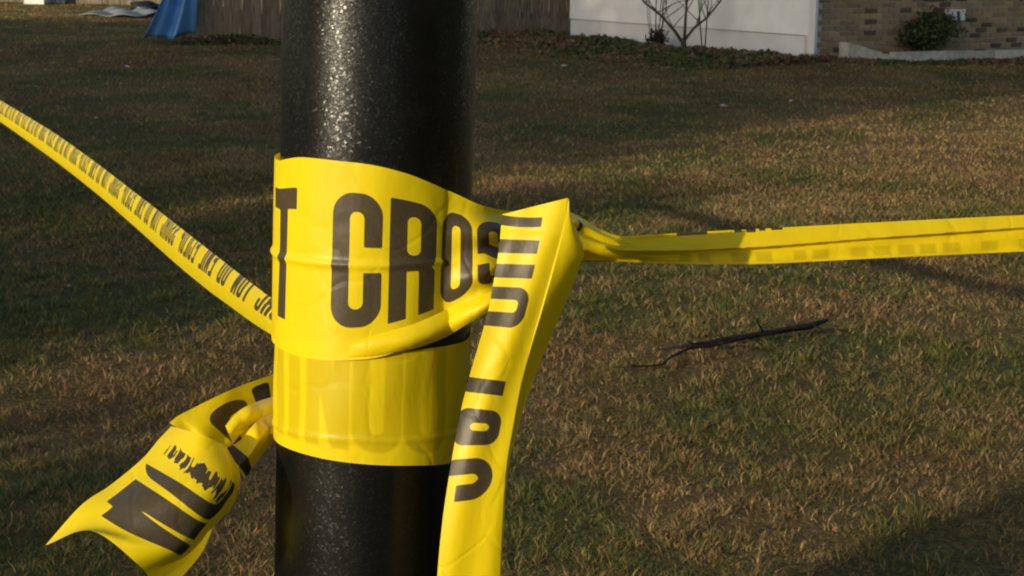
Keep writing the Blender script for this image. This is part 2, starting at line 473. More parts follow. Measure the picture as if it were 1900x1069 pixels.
# white wall : tall upper panels over a shallower lower course, joint between them
def side_panel(z0, z1, y0, y1, off):
    mb = MB(); t = .03
    mb.box((off + t / 2, (y0 + y1) / 2, (z0 + z1) / 2), (t, y1 - y0, z1 - z0)); return mb
y_ = .02; ws = [5.3]
for wdt in ws:
    side_panel(-.15, .31, y_, y_ + wdt - .003, .012).build('siding_panel', M_WALL, house)
    side_panel(.322, HH, y_, y_ + wdt - .003, -.006).build('siding_panel', M_WALL, house)
    y_ += wdt
mb = MB(); mb.box((.09, LW / 2, HH / 2), (.05, LW - .1, HH)); mb.build('wall_sheathing', M_TRIM, house)
mb = MB(); mb.box((-.018, .005, HH / 2), (.05, .12, HH + .2)); mb.build('corner_board', M_WALL, house)
mb = MB()
mb.v = [(-.6, -.7, HH), (LB + .6, -.7, HH), (LB + .6, LW + .6, HH), (-.6, LW + .6, HH), (-.6, LW / 2, HH + 1.5), (LB + .6, LW / 2, HH + 1.5),
        (-.6, -.7, HH + .14), (LB + .6, -.7, HH + .14), (LB + .6, LW + .6, HH + .14), (-.6, LW + .6, HH + .14)]
mb.f = [(0, 1, 2, 3), (0, 1, 7, 6), (2, 3, 9, 8), (6, 7, 5, 4), (8, 9, 4, 5), (0, 6, 4, 9, 3), (1, 2, 8, 5, 7)]
mb.build('roof', M_ROOF, house)
# bricks : singly where the photograph shows them, one joined part above
bh, bl, cz, pz = .066, .228, .0762, .240
def brick_mesh(i):
    mb = MB(); mb.box((0, 0, 0), (bl, .09, bh), 0, .0022)
    me = bpy.data.meshes.new('brick'); me.from_pydata(mb.v, [], mb.f); me.materials.append(M_BR[i]); return me
BM = [[brick_mesh(i) for _ in range(3)] for i in range(4)]
pick = lambda: random.choices((0, 1, 2, 3), (.42, .13, .17, .28))[0]
rest = [MB() for _ in range(4)]
cnt = 0
for r in range(-2, int(HH / cz)):
    for k in range(int(LB / pz)):
        x = .085 + bl / 2 + k * pz + (pz / 2 if r % 2 else 0)
        if r % 2 and k == 0: x = .085 + bl / 2 + pz / 2
        z = r * cz + bh / 2 + .004
        y = .085 + random.uniform(-.003, .003)
        if x < 5.35 and -1 <= r < 13 and cnt < 298:
            o = bpy.data.objects.new('brick', random.choice(BM[pick()]))
            o.location = (x, y, z); o.rotation_euler = (0, 0, random.uniform(-.006, .006))
            COL.objects.link(o); o.parent = house; cnt += 1
        else:
            rest[pick()].box((x, y, z), (bl, .09, bh), 0, .002)
V, Fc, mi = [], [], []
for i, q in enumerate(rest):
    b = len(V); V += q.v; Fc += [tuple(a + b for a in f) for f in q.f]; mi += [i] * len(q.f)
o = obj('brick_courses', V, Fc, None, house)
for m_ in M_BR: o.data.materials.append(m_)
o.data.polygons.foreach_set('material_index', mi)
o['kind'] = 'stuff'

def on_brick(px, py):
    """where a pixel ray meets the plane of the brick front, in house coordinates"""
    d = ray(px, py); nrm = Vector((.60, -.80, 0))
    p0 = corner + nrm * -.04
    t = (p0 - CAM).dot(nrm) / d.dot(nrm)
    q = CAM + d * t - Vector((corner.x, corner.y, 0))
    return q.dot(HB), q.z
x0, z0 = on_brick(1752, 38); x1, z1 = on_brick(1784, 17)
mb = MB(); mb.box(((x0 + x1) / 2, .0, (z0 + z1) / 2), (x1 - x0, .075, z1 - z0), 0, .003)
bx = mb.build('outlet_box', M_WHITE, house)
mb = MB(); mb.box(((x0 + x1) / 2 + .02, -.045, (z0 + z1) / 2 + .005), (.045, .02, (z1 - z0) * .62)); sk = mb.build('socket', M_DARK, bx)

# ---------------------------------------------------------------- bed edging, splash block
a, b_ = hit(1655, 113), hit(1900, 108)
d = (b_ - a); d.z = 0; d.normalize(); an = math.atan2(d.y, d.x)
edging = empty('garden_edging', (a.x, a.y, 0), an)
tag(edging, 'pale concrete edging running along the planting bed below the brick wall', 'edging')
for k in range(8):
    mb = MB(); mb.box((.45 + k * .905, 0, .045), (.897, .11, .15), 0, .006); mb.build('edging_block', M_CONC, edging)
p = hit(1605, 113)
sb = empty('splash_block', (p.x, p.y, gz(p.x, p.y)), an - .25)
tag(sb, 'slanted grey concrete splash block on the ground by the house corner', 'splash block')
prof = [(-.30, .02, .20), (-.30, .0, .0), (.30, .0, .0), (.30, .02, .09)]
V = []
for yy_ in (-.15, .15):
    V += [(-.32, yy_, -.02), (.33, yy_, -.02), (.33, yy_, .10), (-.20, yy_, .25), (-.32, yy_, .22)]
obj('trough', V, [(4, 3, 2, 1, 0), (5, 6, 7, 8, 9), (0, 1, 6, 5), (1, 2, 7, 6), (2, 3, 8, 7), (3, 4, 9, 8), (4, 0, 5, 9)], M_CONC, sb)
mb = MB(); mb.box((-.30, 0, .245), (.05, .30, .05)); mb.build('rim', M_CONC, sb)

# ---------------------------------------------------------------- shrub by the brick wall
def crown_points(n, rad, hz, cz_, clumps=26, tight=.22):
    cs = rng.normal(size=(clumps, 3)); cs /= np.linalg.norm(cs, axis=1)[:, None]
    cs *= rng.uniform(.35, .85, (clumps, 1))
    P = cs[rng.integers(0, clumps, n)] + rng.normal(size=(n, 3)) * tight
    P *= np.array([rad, rad, hz]); P[:, 2] += cz_
    return P[P[:, 2] > .02]
p = hit(1722, 104)
p = p + Vector((-.17, .05, 0)); p.z = 0
shrub = empty('evergreen_shrub', p)
tag(shrub, 'dark rounded evergreen shrub against the brick wall under the white outlet box', 'shrub')
P = crown_points(8000, .56, .38, .37, 34, .20)
c = mix_cols(len(P), [(.04, .07, .02), (.075, .11, .032), (.025, .04, .014), (.10, .12, .045)])
leaf_quads(P, .032, c, 'foliage', shrub)
mb = MB()
for k in range(7):
    q = random.uniform(0, 6.28); r = random.uniform(.12, .3)
    mb.tube([(0, 0, -.02), (r * .5 * math.cos(q), r * .5 * math.sin(q), .2), (r * math.cos(q), r * math.sin(q), .5)], [.014, .010, .004])
mb.build('stem', M_BARK, shrub)

# ---------------------------------------------------------------- bare tree by the white wall
bt = hit(1270, 99); dpt = (bt - CAM).dot(FW)
tree = empty('bare_tree', (bt.x, bt.y, 0))
tag(tree, 'small leafless tree with spreading branches before the white wall', 'tree')
def P3(px, py, dd=0.0):
    q = at(px, py, dpt + dd); return (q.x - bt.x, q.y - bt.y, q.z)
mb = MB(); mb.tube([(0, 0, -.05), P3(1268, 78), P3(1270, 70, .02)], [.055, .038, .028], 8); mb.build('trunk', M_BARK, tree, True)
limbs = [([(1268, 82), (1252, 58), (1228, 30), (1196, 5), (1165, -40), (1120, -120)], .026, .2),
         ([(1270, 74), (1271, 50), (1273, 20), (1276, -20), (1270, -80), (1280, -170)], .024, -.1),
         ([(1271, 74), (1288, 52), (1312, 33), (1337, 2), (1360, -40), (1400, -110)], .022, .1)]
for pts, r0, dd in limbs:
    mb = MB(); m_ = len(pts)
    P_ = [P3(a_, b2, dd * i / m_) for i, (a_, b2) in enumerate(pts)]
    mb.tube(P_, [r0 * (1 - i / (m_ + 1)) for i in range(m_)], 7)
    br = mb.build('branch', M_BARK, tree, True)
    tw = MB()
    for k in range(16):
        i = random.randrange(1, m_ - 1); s = Vector(P_[i]).lerp(Vector(P_[i + 1]), random.random())
        dr = Vector((random.uniform(-1, 1), random.uniform(-.6, .6), random.uniform(.5, 1.4))).normalized()
        l = random.uniform(.25, .7); e1 = s + dr * l * .5; e2 = e1 + (dr + Vector((random.uniform(-.4, .4), 0, random.uniform(-.2, .3)))).normalized() * l * .5
        tw.tube([s, e1, e2], [.008, .006, .003], 4)
    tag(tw.build('twigs', M_BARK, br), kind='stuff')
# thin straight canes rising beside it
cane = hit(1305, 101)
cn = empty('cane_plant', (cane.x, cane.y, 0)); tag(cn, 'pair of thin upright bare canes just right of the small tree', 'plant')
dc = (cane - CAM).dot(FW)
for pts in ([(1303, 92), (1299, 45), (1296, -10), (1290, -90)], [(1308, 92), (1311, 45), (1315, -10), (1322, -90)]):
    mb = MB(); mb.tube([tuple(at(a_, b2, dc) - Vector((cane.x, cane.y, 0))) for a_, b2 in pts], [.011, .010, .008, .005], 5); mb.build('cane', M_BARK, cn)
# dry bush left of it
db = hit(1216, 90)
dry = empty('dry_bush', (db.x, db.y, 0)); tag(dry, 'tangled dry bush with dark base left of the small tree', 'bush')
P = crown_points(520, .17, .14, .12, 12, .28); leaf_quads(P, .03, mix_cols(len(P), [(.03, .028, .018), (.05, .045, .025), (.02, .018, .012)]), 'foliage', dry)
for k in range(11):
    mb = MB(); q = random.uniform(0, 6.28); r = random.uniform(.05, .30)
    pts = [(0.04 * math.cos(q), .04 * math.sin(q), -.02)]
    for j in range(1, 5):
        f = j / 4; pts.append((r * f ** .6 * math.cos(q) + random.uniform(-.02, .02), r * f ** .6 * math.sin(q), f * random.uniform(.9, 1.3)))
    mb.tube(pts, [.007, .006, .005, .004, .003], 4); mb.build('stem', M_BARK, dry)

# ground cover along the foot of the wall and the fence
def cover():
    Ps = []
    A = hit(880, 62); B_ = hit(1062, 62); C_ = hit(1500, 116); 
    for (p, q, n_, wd_, hh) in ((Vector((-2.6, 28.3, 0)), Vector((.85, 28.45, 0)), 7000, 1.6, .14), (B_ + Vector((-1.2, -1.6, 0)), C_ + Vector((-.25, -.75, 0)), 19000, 1.6, .12),
                            (C_ + Vector((.1, -.3, 0)), C_ + Vector((3.6, 1.7, 0)), 4200, .45, .05), (Vector((-4.9, 26.1, 0)), Vector((-2.5, 26.0, 0)), 1800, .35, .12)):
        t = rng.random(n_); off = rng.normal(size=n_) * .5 * wd_
        dd = (q - p).normalized(); nn = Vector((dd.y, -dd.x, 0))
        x = p.x + (q.x - p.x) * t + nn.x * off; y = p.y + (q.y - p.y) * t + nn.y * off
        h = hh * (fbm(x * 3, y * 3, 77, 2) * 1.7 - .1) * np.exp(-(off / wd_) ** 2 * 1.2)
        Ps.append(np.stack([x, y, gz(x, y) + np.clip(h, .01, 1) * rng.random(n_) ** .6], 1))
    P = np.concatenate(Ps)
    g = fbm(P[:, 0] * 1.4 + 3, P[:, 1] * 1.4, 88, 3) + .08 * (P[:, 2] > .09)
    gr = mix_cols(len(P), [(.070, .095, .028), (.10, .12, .035), (.045, .06, .02)]); bw = mix_cols(len(P), [(.17, .095, .055), (.11, .068, .04), (.22, .14, .075)])
    c = np.where((g + rng.normal(size=len(P)) * .07 > .53)[:, None], gr, bw)
    tag(leaf_quads(P, .036, c, 'ground_cover', flat=.4), 'low leafy green and brown ground cover along the foot of the house', 'ground cover', kind='stuff')
cover()

# ---------------------------------------------------------------- fences
def fence(p, q, label, h=1.8, wd_=.142, group='weathered wooden board fences'):
    L_ = (q - p).length; a_ = math.atan2(q.y - p.y, q.x - p.x)
    f = empty('board_fence', p, a_); tag(f, label, 'fence', group)
    n_ = int(L_ / wd_)
    for k in range(n_):
        hh = h + random.uniform(-.03, .03); dx = random.uniform(-.006, .006)
        x = (k + .5) * wd_; w2 = (wd_ - random.uniform(.006, .016)) / 2; tl = random.uniform(-.012, .012); y = random.uniform(-.006, .006)
        z0_ = random.uniform(.0, .05)
        V = []
        for yy_ in (y - .009, y + .009):
            V += [(x - w2, yy_, z0_ - .03), (x + w2, yy_, z0_ - .03), (x + w2 + tl, yy_, hh - .05), (x + w2 - .03 + tl, yy_, hh), (x - w2 + .03 + tl, yy_, hh), (x - w2 + tl, yy_, hh - .05)]
        obj('board', V, [(0, 1, 2, 3, 4, 5), (11, 10, 9, 8, 7, 6)] + [(i, (i+1) % 6 + 0, (i+1) % 6 + 6, i + 6) for i in range(6)], M_WOOD, f)
    for z in (.35, 1.45):
        mb = MB(); mb.box((L_ / 2, .035, z), (L_, .04, .09)); mb.build('rail', M_WOOD, f)
    for k in range(int(L_ / 2.2) + 1):
        mb = MB(); mb.box((.06 + k * 2.2, .105, .85), (.09, .09, 1.9)); mb.build('post', M_WOOD, f)
    return f
fence(Vector((-4.72, 26.35, 0)), Vector((-2.5, 26.15, 0)), 'grey wooden board fence beside the blue tarp, nearest of the fences')
fence(Vector((-2.6, 28.75, 0)), Vector((.98, 29.0, 0)), 'dark wooden board fence meeting the far end of the white wall')
fence(Vector((-13.5, 40.6, 0)), Vector((-4.9, 38.4, 0)), 'pale far wooden fence at the back of the yard', group=None)

# things by the far fence
def crumple(nu, nv, fn, name, mat, parent=None):
    V = [fn(i / (nu - 1), j / (nv - 1)) for j in range(nv) for i in range(nu)]
    Fc = [(j*nu+i, j*nu+i+1, (j+1)*nu+i+1, (j+1)*nu+i) for j in range(nv-1) for i in range(nu-1)]
    return obj(name, V, Fc, mat, parent, True)
def tarp_fn(u, v):
    # v: 0 on the ground, 1 at the top of the fence
    lo = [hit(276, 57), hit(338, 46)]
    lo0, lo1 = Vector((-5.42, 25.9, .03)), Vector((-4.72, 26.35, .08))
    l = lo0.lerp(lo1, u); t = Vector((-5.02 + .42 * u, 26.25, 1.75))
    f = v ** .75
    p = l.lerp(t, v); p.x = l.x + (t.x - l.x) * min(1, v * 2.2) ** .8
    k = math.sin(u * 17 + v * 2.0) * .05 + math.sin(u * 7 - v * 3) * .06
    p.y += k - .12 * math.sin(math.pi * v); p.z += .03 * math.sin(u * 9)
    return p
tarp = crumple(40, 30, tarp_fn, 'blue_tarp', M_TARP); tag(tarp, 'blue tarpaulin draped from the end of the fence to the ground', 'tarp')
sd = tarp.modifiers.new('thickness', 'SOLIDIFY'); sd.thickness = .004
c0 = hit(232, 26)
def sheet_fn(u, v):
    x, y = (u - .5) * 1.15, (v - .5) * 3.2
    return Vector((c0.x + x + .1 * math.sin(v * 5), c0.y + y, .03 + .05 * abs(math.sin(u * 6 + v * 4)) + .03 * math.sin(u * 13) * math.sin(v * 9) + gz(c0.x, c0.y)))
o = crumple(24, 24, sheet_fn, 'ground_sheet', M_GREY); tag(o, 'crumpled grey sheet lying flat on the far grass left of the tarp', 'sheet')
sd = o.modifiers.new('thickness', 'SOLIDIFY'); sd.thickness = .01
c1 = hit(268, 19)
def lump(name, c, r, mat, label, cat, sq=.5, seed=0):
    V = []; nu, nv = 20, 12
    for j in range(nv):
        for i in range(nu):
            a_, b2 = 2 * math.pi * i / nu, math.pi * j / (nv - 1)
            k = 1 + .22 * math.sin(3 * a_ + seed) * math.sin(b2) + .12 * math.sin(7 * a_ + 2 * b2) + .1 * math.sin(5 * b2 + a_)
            V.append((r[0] * k * math.cos(a_) * math.sin(b2), r[1] * k * math.sin(a_) * math.sin(b2), max(-.02, r[2] * .8 + r[2] * k * math.cos(b2))))
    Fc = [(j*nu+i, j*nu+(i+1) % nu, (j+1)*nu+(i+1) % nu, (j+1)*nu+i) for j in range(nv-1) for i in range(nu)]
    o = obj(name, V, Fc, mat, None, True); o.location = (c.x, c.y, 0); return tag(o, label, cat)
lump('garbage_bag', c1, (.30, .22, .10), M_BAG, 'black plastic bag slumped on the grey sheet left of the tarp', 'bag')
c2 = hit(66, 7.5)
bxo = empty('storage_box', (c2.x, c2.y, 0), .1); tag(bxo, 'white storage box standing on the grass at the far left', 'box')
mb = MB(); mb.box((0, 0, .24), (.42, .4, .5), 0, .004); mb.build('body', M_WHITE, bxo)
mb = MB(); mb.box((0, 0, .52), (.46, .44, .05), 0, .003); mb.build('lid', M_WHITE, bxo)
c3 = hit(104, 7)
cr_ = empty('slatted_crate', (c3.x, c3.y, 0), .05); tag(cr_, 'pale slatted crate right of the white storage box', 'crate')
for k in range(4):
    mb = MB(); mb.box((-.15 + k * .10, 0, .22), (.075, .03, .46), 0, .003); mb.build('slat', M_CONC, cr_)
for k in range(4):
    mb = MB(); mb.box((-.15 + k * .10, .3, .22), (.075, .03, .46), 0, .003); mb.build('slat', M_CONC, cr_)
mb = MB(); mb.box((0, .15, .06), (.40, .262, .04)); mb.build('bottom_panel', M_CONC, cr_)

# scraps of litter
for px, py, s, lb in ((1342, 199, .045, 'white paper scrap on the lawn below the white wall'), (236, 124, .035, 'small pale scrap on the left lawn below the tarp'),
                      (178, 215, .022, 'tiny pale scrap on the grass just above the left tape'), (1468, 189, .022, 'tiny white scrap on the lawn right of the larger one'),
                      (128, 540, .011, 'tiny white speck on the grass under the left tape'), (1046, 120, .04, 'twist of pale paper lying before the ground cover')):
    p = hit(px, py, .03); V = []
    for i in range(7):
        a_ = i * 2 * math.pi / 7; r = s * random.uniform(.6, 1.1)
        V.append((r * math.cos(a_), r * math.sin(a_) * .8, random.uniform(0, s * .5)))
    V.append((0, 0, s * .55))
    V += [(v[0], v[1], v[2] - s * .05) for v in V]
    Fc = [(i, (i + 1) % 7, 7) for i in range(7)] + [((i + 1) % 7 + 8, i + 8, 15) for i in range(7)] + [(i, i + 8, (i + 1) % 7 + 8, (i + 1) % 7) for i in range(7)]
    o = obj('paper_scrap', V, Fc, M_PAPER); o.location = (p.x, p.y, float(gz(p.x, p.y)) + .028); tag(o, lb, 'litter')

# ---------------------------------------------------------------- fallen branch in the grass
fb0 = hit(1225, 648)
fbo = empty('fallen_branch', (fb0.x, fb0.y, 0)); tag(fbo, 'dark forked branch lying in the grass right of the pole', 'branch')
def gp(px, py, z=.030):
    px += random.uniform(-5, 5); py += random.uniform(-3, 3)
    q = hit(px, py, z + float(gz(*hit(px, py).xy))); return (q.x - fb0.x, q.y - fb0.y, q.z)
mb = MB(); mb.tube([gp(1222, 648), gp(1290, 640), gp(1345, 630), gp(1392, 622), gp(1450, 612), gp(1500, 604), gp(1538, 597)], [.004, .008, .008, .0125, .012, .014, .007], 7)
mb.build('stem', M_STICK, fbo, True)
mb = MB(); mb.tube([gp(1415, 620), gp(1340, 637), gp(1275, 648), gp(1250, 664), (lambda t: t)(gp(1225, 676)), gp(1180, 681), gp(1140, 682)], [.008, .007, .006, .005, .004, .003, .002], 6)
mb.build('side_branch', M_STICK, fbo, True)
mb = MB(); mb.tube([gp(1412, 618), gp(1407, 600, .09), gp(1402, 588, .13)], [.004, .003, .0015], 5)
mb.build('twig', M_STICK, fbo, True)
for a_, b2, c_, d_ in ((1345, 630, 1330, 612), (1290, 640, 1270, 628), (1450, 612, 1480, 598), (1340, 637, 1362, 652), (1180, 681, 1168, 672)):
    mb = MB(); mb.tube([gp(a_, b2), gp((a_ + c_) / 2, (b2 + d_) / 2 , .06), gp(c_, d_, .07)], [.0035, .0028, .0012], 4); mb.build('twig', M_STICK, fbo, True)
mb = MB(); mb.tube([gp(1500, 604), gp(1530, 612), gp(1550, 616)], [.004, .003, .0015], 5); mb.build('twig', M_STICK, fbo, True)

# ---------------------------------------------------------------- the pole
def at_y(px, py, y):
    d = ray(px, py); return CAM + d * (y / d.y)
PY = .72
A0, A1 = at_y(706, 0, PY), at_y(681, 1069, PY)
AX = (A0 - A1).normalized()
foot = A1 - AX * ((A1.z + .05) / AX.z); topp = A1 + AX * ((3.2 - A1.z) / AX.z)
PR = 180.5 / FPX * (A0 - CAM).dot(FW) * 1.005
pole = empty('black_pole', foot); tag(pole, 'glossy black steel pole wrapped with yellow tape', 'pole')
def cyl(name, z0_, z1_, r0, r1, mat, n=96, m_=40):
    V = []; 
    for j in range(m_ + 1):
        f = j / m_; p = AX * (z0_ + (z1_ - z0_) * f); r = r0 + (r1 - r0) * f
        for i in range(n):
            a_ = 2 * math.pi * i / n; V.append(p + Vector((math.cos(a_) * r, math.sin(a_) * r, 0)))
    Fc = [(j*n+i, j*n+(i+1) % n, (j+1)*n+(i+1) % n, (j+1)*n+i) for j in range(m_) for i in range(n)]
    Fc += [tuple(range(n))[::-1], tuple(m_*n + i for i in range(n))]
    o = obj(name, V, Fc, mat, pole)
    o.data.polygons.foreach_set('use_smooth', [len(p_.vertices) == 4 for p_ in o.data.polygons]); return o
LEN = (topp - foot).length
cyl('shaft', 0, LEN, PR, PR, POLE)
cyl('base_collar', .02, .22, PR * 1.5, PR * 1.25, POLE, 48, 3)
cyl('cap', LEN + .002, LEN + .05, PR * 1.08, PR * .5, POLE, 48, 4)

# pole frame : phi measured from the camera side towards the right, h along the axis from A1
FX = (Vector((1, 0, 0)) - AX * AX.x).normalized(); FY = AX.cross(FX).normalized()      # FY points away from the camera
def pcyl(phi, h, r):
    return A1 + AX * h + FX * (math.sin(phi) * r) - FY * (math.cos(phi) * r)
def wrap(px, py, r):
    """(phi, h) where the pixel ray meets the cylinder of radius r, clamped to its outline"""
    d = ray(px, py); o_ = CAM - A1
    dp = d - AX * d.dot(AX); op = o_ - AX * o_.dot(AX)
    a_, b2, c_ = dp.dot(dp), 2 * dp.dot(op), op.dot(op) - r * r
    disc = max(0, b2 * b2 - 4 * a_ * c_)
    q = o_ + d * ((-b2 - math.sqrt(disc)) / (2 * a_))
    return math.atan2(q.dot(FX), -q.dot(FY)), q.dot(AX)

# ---------------------------------------------------------------- lettering as distance fields (mm)
def s_box(x, y, x0, x1, y0, y1):
    dx = np.maximum(x0 - x, x - x1); dy = np.maximum(y0 - y, y - y1); return np.maximum(dx, dy)
def s_rr(x, y, x0, x1, y0, y1, r):
    cx, cy = (x0 + x1) / 2, (y0 + y1) / 2; hx, hy = (x1 - x0) / 2 - r, (y1 - y0) / 2 - r
    qx, qy = np.abs(x - cx) - hx, np.abs(y - cy) - hy
    return np.hypot(np.maximum(qx, 0), np.maximum(qy, 0)) + np.minimum(np.maximum(qx, qy), 0) - r
mn, mxx = np.minimum, np.maximum
def glyph(ch, x, y, W=20., H=52., s=7.2):
    """x from the glyph's left, y up from the baseline"""
    def ring(y0=0, y1=H):
        return mxx(s_rr(x, y, 0, W, y0, y1, 8.6), -s_rr(x, y, s, W - s, y0 + s, y1 - s, 2.6))
    bar = s_box(x, y, 0, s, 0, H)
    if ch == 'I': return bar
    if ch == 'O': return ring()
    if ch == 'C': return mxx(ring(), -s_box(x, y, W - s - .5, W + 3, H * .41, H * .60))
    if ch == 'U': return mn(mxx(ring(), y - H * .5), mn(s_box(x, y, 0, s, 8, H), s_box(x, y, W - s, W, 8, H)))
    if ch == 'D':
        o = mn(s_rr(x, y, 0, W, 0, H, 8.6), s_box(x, y, 0, W / 2, 0, H)); return mxx(o, -s_rr(x, y, s, W - s, s, H - s, 2.6))
    if ch in 'PR':
        o = mn(s_rr(x, y, 0, W, H * .40, H, 8), s_box(x, y, 0, W / 2, H * .40, H)); o = mxx(o, -s_rr(x, y, s, W - s, H * .40 + s, H - s * .95, 2.6)); o = mn(o, bar)
        if ch == 'R': o = mxx(mn(o, s_box(x, y, W - s - .6, W - .4, 0, H * .45)), -(3.2 - (W + 1.2 - x) - np.abs(y - H * .425) * .9) * -1)
        return o
    if ch == 'T': return mn(s_box(x, y, 0, W, H - s * 1.15, H), s_box(x, y, (W - s) / 2, (W + s) / 2, 0, H))
    if ch == 'L': return mn(bar, s_box(x, y, 0, W * .9, 0, s))
    if ch == 'E': return mn(mn(bar, s_box(x, y, 0, W * .9, 0, s)), mn(s_box(x, y, 0, W * .9, H - s, H), s_box(x, y, 0, W * .82, H * .44, H * .44 + s)))
    if ch == 'N':
        k = (x - W / 2) + (y - H / 2) * (W - s) / H
        return mn(mn(bar, s_box(x, y, W - s, W, 0, H)), mxx(np.abs(k) - s * .55, s_box(x, y, 0, W, 0, H)))
    if ch == 'S':
        o = ring(); o = mxx(o, -s_box(x, y, W - s - .5, W + 3, H * .50, H * .64)); o = mxx(o, -s_box(x, y, -3, s + .5, H * .36, H * .50))
        k = (x - W / 2) * .75 + (y - H / 2)
        return mn(o, mxx(np.abs(k) - s * .62, s_box(x, y, 0, W, H * .32, H * .68)))
    return np.full_like(x, 50.)
def text(txt, x, y, x0, pitch=24., space=19., **k):
    d = np.full(x.shape, 40.); c_ = x0
    for ch in txt:
        if ch == ' ': c_ += space; continue
        m_ = (x > c_ - 6) & (x < c_ + 30)
        if m_.any(): d[m_] = mn(d[m_], glyph(ch, x[m_] - c_, y[m_], **k))
        c_ += (10.5 if ch == 'I' else pitch)
    return d, c_

def sheet(name, Pg, ink, ghost=None, parent=None, smooth=True):
    """Pg: (nv, nu, 3) grid of points, ink and ghost: (nv, nu) signed distances"""
    nv, nu = Pg.shape[:2]
    i = np.arange(nv - 1)[:, None] * nu + np.arange(nu - 1)[None]
    Fc = np.stack([i, i + 1, i + nu + 1, i + nu], -1).reshape(-1, 4)
    o = tri_mesh(name, Pg.reshape(-1, 3), Fc, TAPE)
    o.data.polygons.foreach_set('use_smooth', [smooth] * len(o.data.polygons))
    for nm, arr in (('ink', ink), ('ghost', ghost)):
        a_ = o.data.attributes.new(nm, 'FLOAT', 'POINT')
        a_.data.foreach_set('value', np.asarray(np.full((nv, nu), 40.) if arr is None else arr, dtype=np.float32).ravel())
    if parent is not None:
        o.parent = parent; o.matrix_parent_inverse = Matrix.Translation(parent.location).inverted()
    return o

def spline(pts, ts, knots=None):
    """monotone-ish interpolation (Catmull-Rom) of control rows at knots"""
    P_ = np.array(pts, float); n_ = len(P_)
    K = np.linspace(0, 1, n_) if knots is None else np.array(knots, float)
    i = np.clip(np.searchsorted(K, ts, side='right') - 1, 0, n_ - 2)
    h = (K[i + 1] - K[i]); f = ((ts - K[i]) / h)[:, None]
    def tan(j):
        a_, b2 = np.maximum(j - 1, 0), np.minimum(j + 1, n_ - 1)
        return (P_[b2] - P_[a_]) / (K[b2] - K[a_])[:, None]
    m0, m1 = tan(i) * h[:, None], tan(i + 1) * h[:, None]
    return (2*f**3 - 3*f**2 + 1) * P_[i] + (f**3 - 2*f**2 + f) * m0 + (-2*f**3 + 3*f**2) * P_[i + 1] + (f**3 - f**2) * m1

tape = empty('barricade_tape', (A1.x, A1.y, 0))
tag(tape, 'yellow barricade tape with black lettering wound round the black pole, ends hanging and stretched away', 'barricade tape')

# --- upper wrap : T CROS across the front, leaving the pole tangentially towards the knot
r1 = PR + .0022
top_c = [(519, 298), (560, 292), (640, 300), (700, 308), (760, 324), (820, 349), (838, 358)]
bot_c = [(514, 640), (560, 662), (640, 668), (700, 662), (760, 640), (815, 612), (838, 598)]
tc_ = [wrap(x, y, r1) for x, y in top_c]; bc_ = [wrap(x, y, r1) for x, y in bot_c]
def interp(tab, phi, col=1):
    xs = np.array([t[0] for t in tab]); ys = np.array([t[col] for t in tab]); o_ = np.argsort(xs)
    xs, ys = xs[o_], ys[o_]
    kn = (xs - xs[0]) / (xs[-1] - xs[0]); t = np.clip((phi - xs[0]) / (xs[-1] - xs[0]), 0, 1)
    return spline(ys[:, None], t, kn)[:, 0]
phiL = R_(46)
nu1, nv1 = 190, 84
ph = np.linspace(R_(-130), phiL, nu1)
hT, hB = interp(tc_, ph), interp(bc_, ph)
V1 = np.linspace(0, 1, nv1)
G1 = np.zeros((nv1, nu1, 3))
for j, v in enumerate(V1):
    for i, p_ in enumerate(ph):
        bump = .0011 * math.exp(-((v - .515) / .018) ** 2) + .0005 * max(0, v - .515) * 2
        bump += .0008 * math.sin(p_ * 9 + v * 5) * .25
        if v > .9: bump += .0012 * (v - .9) * 10 * max(0, math.sin(p_ + .6))
        G1[j, i] = pcyl(p_, hT[i] + (hB[i] - hT[i]) * v, r1 + bump)
# free span to the knot
knot_t, knot_b = at(1066, 402, .742), at(1070, 486, .742)
nu2 = 90; span_t = np.linspace(0, 1, nu2)[1:]
Tt = np.array(pcyl(phiL, hT[-1], r1)); Tb = np.array(pcyl(phiL, hB[-1], r1))
tan = np.array(FX * math.cos(phiL) + FY * math.sin(phiL))
topP = spline([Tt - tan * .01, Tt, at(900, 384, .705), at(980, 398, .726), knot_t], .25 + .75 * span_t)
botP = spline([Tb - tan * .01, Tb, at(905, 560, .703), at(985, 520, .726), knot_b], .25 + .75 * span_t)
G2 = np.zeros((nv1, nu2 - 1, 3)); fy = np.array(FY)
for j, v in enumerate(V1):
    g = topP * (1 - v) + botP * v
    k = np.sin(v * 3.1416 * 5.0 + span_t * 2.0) * .0045 * np.minimum(1, span_t * 1.6)
    k += -.004 * np.exp(-((v - .515) / .05) ** 2) * span_t
    G2[j] = g + fy[None] * k[:, None]
G = np.concatenate([G1, G2], 1)
s_mm = np.concatenate([ph * r1 * 1000, phiL * r1 * 1000 + span_t * 79.0])
S, Vv = np.meshgrid(s_mm, V1)
ymm = (1 - Vv) * 76 - 12.6
ink, _ = text('CROSS', S, ymm, -13.9, 22.7)
ink = mn(ink, glyph('T', S + 51.5, ymm))
sheet('upper_wrap', G, ink, parent=tape)

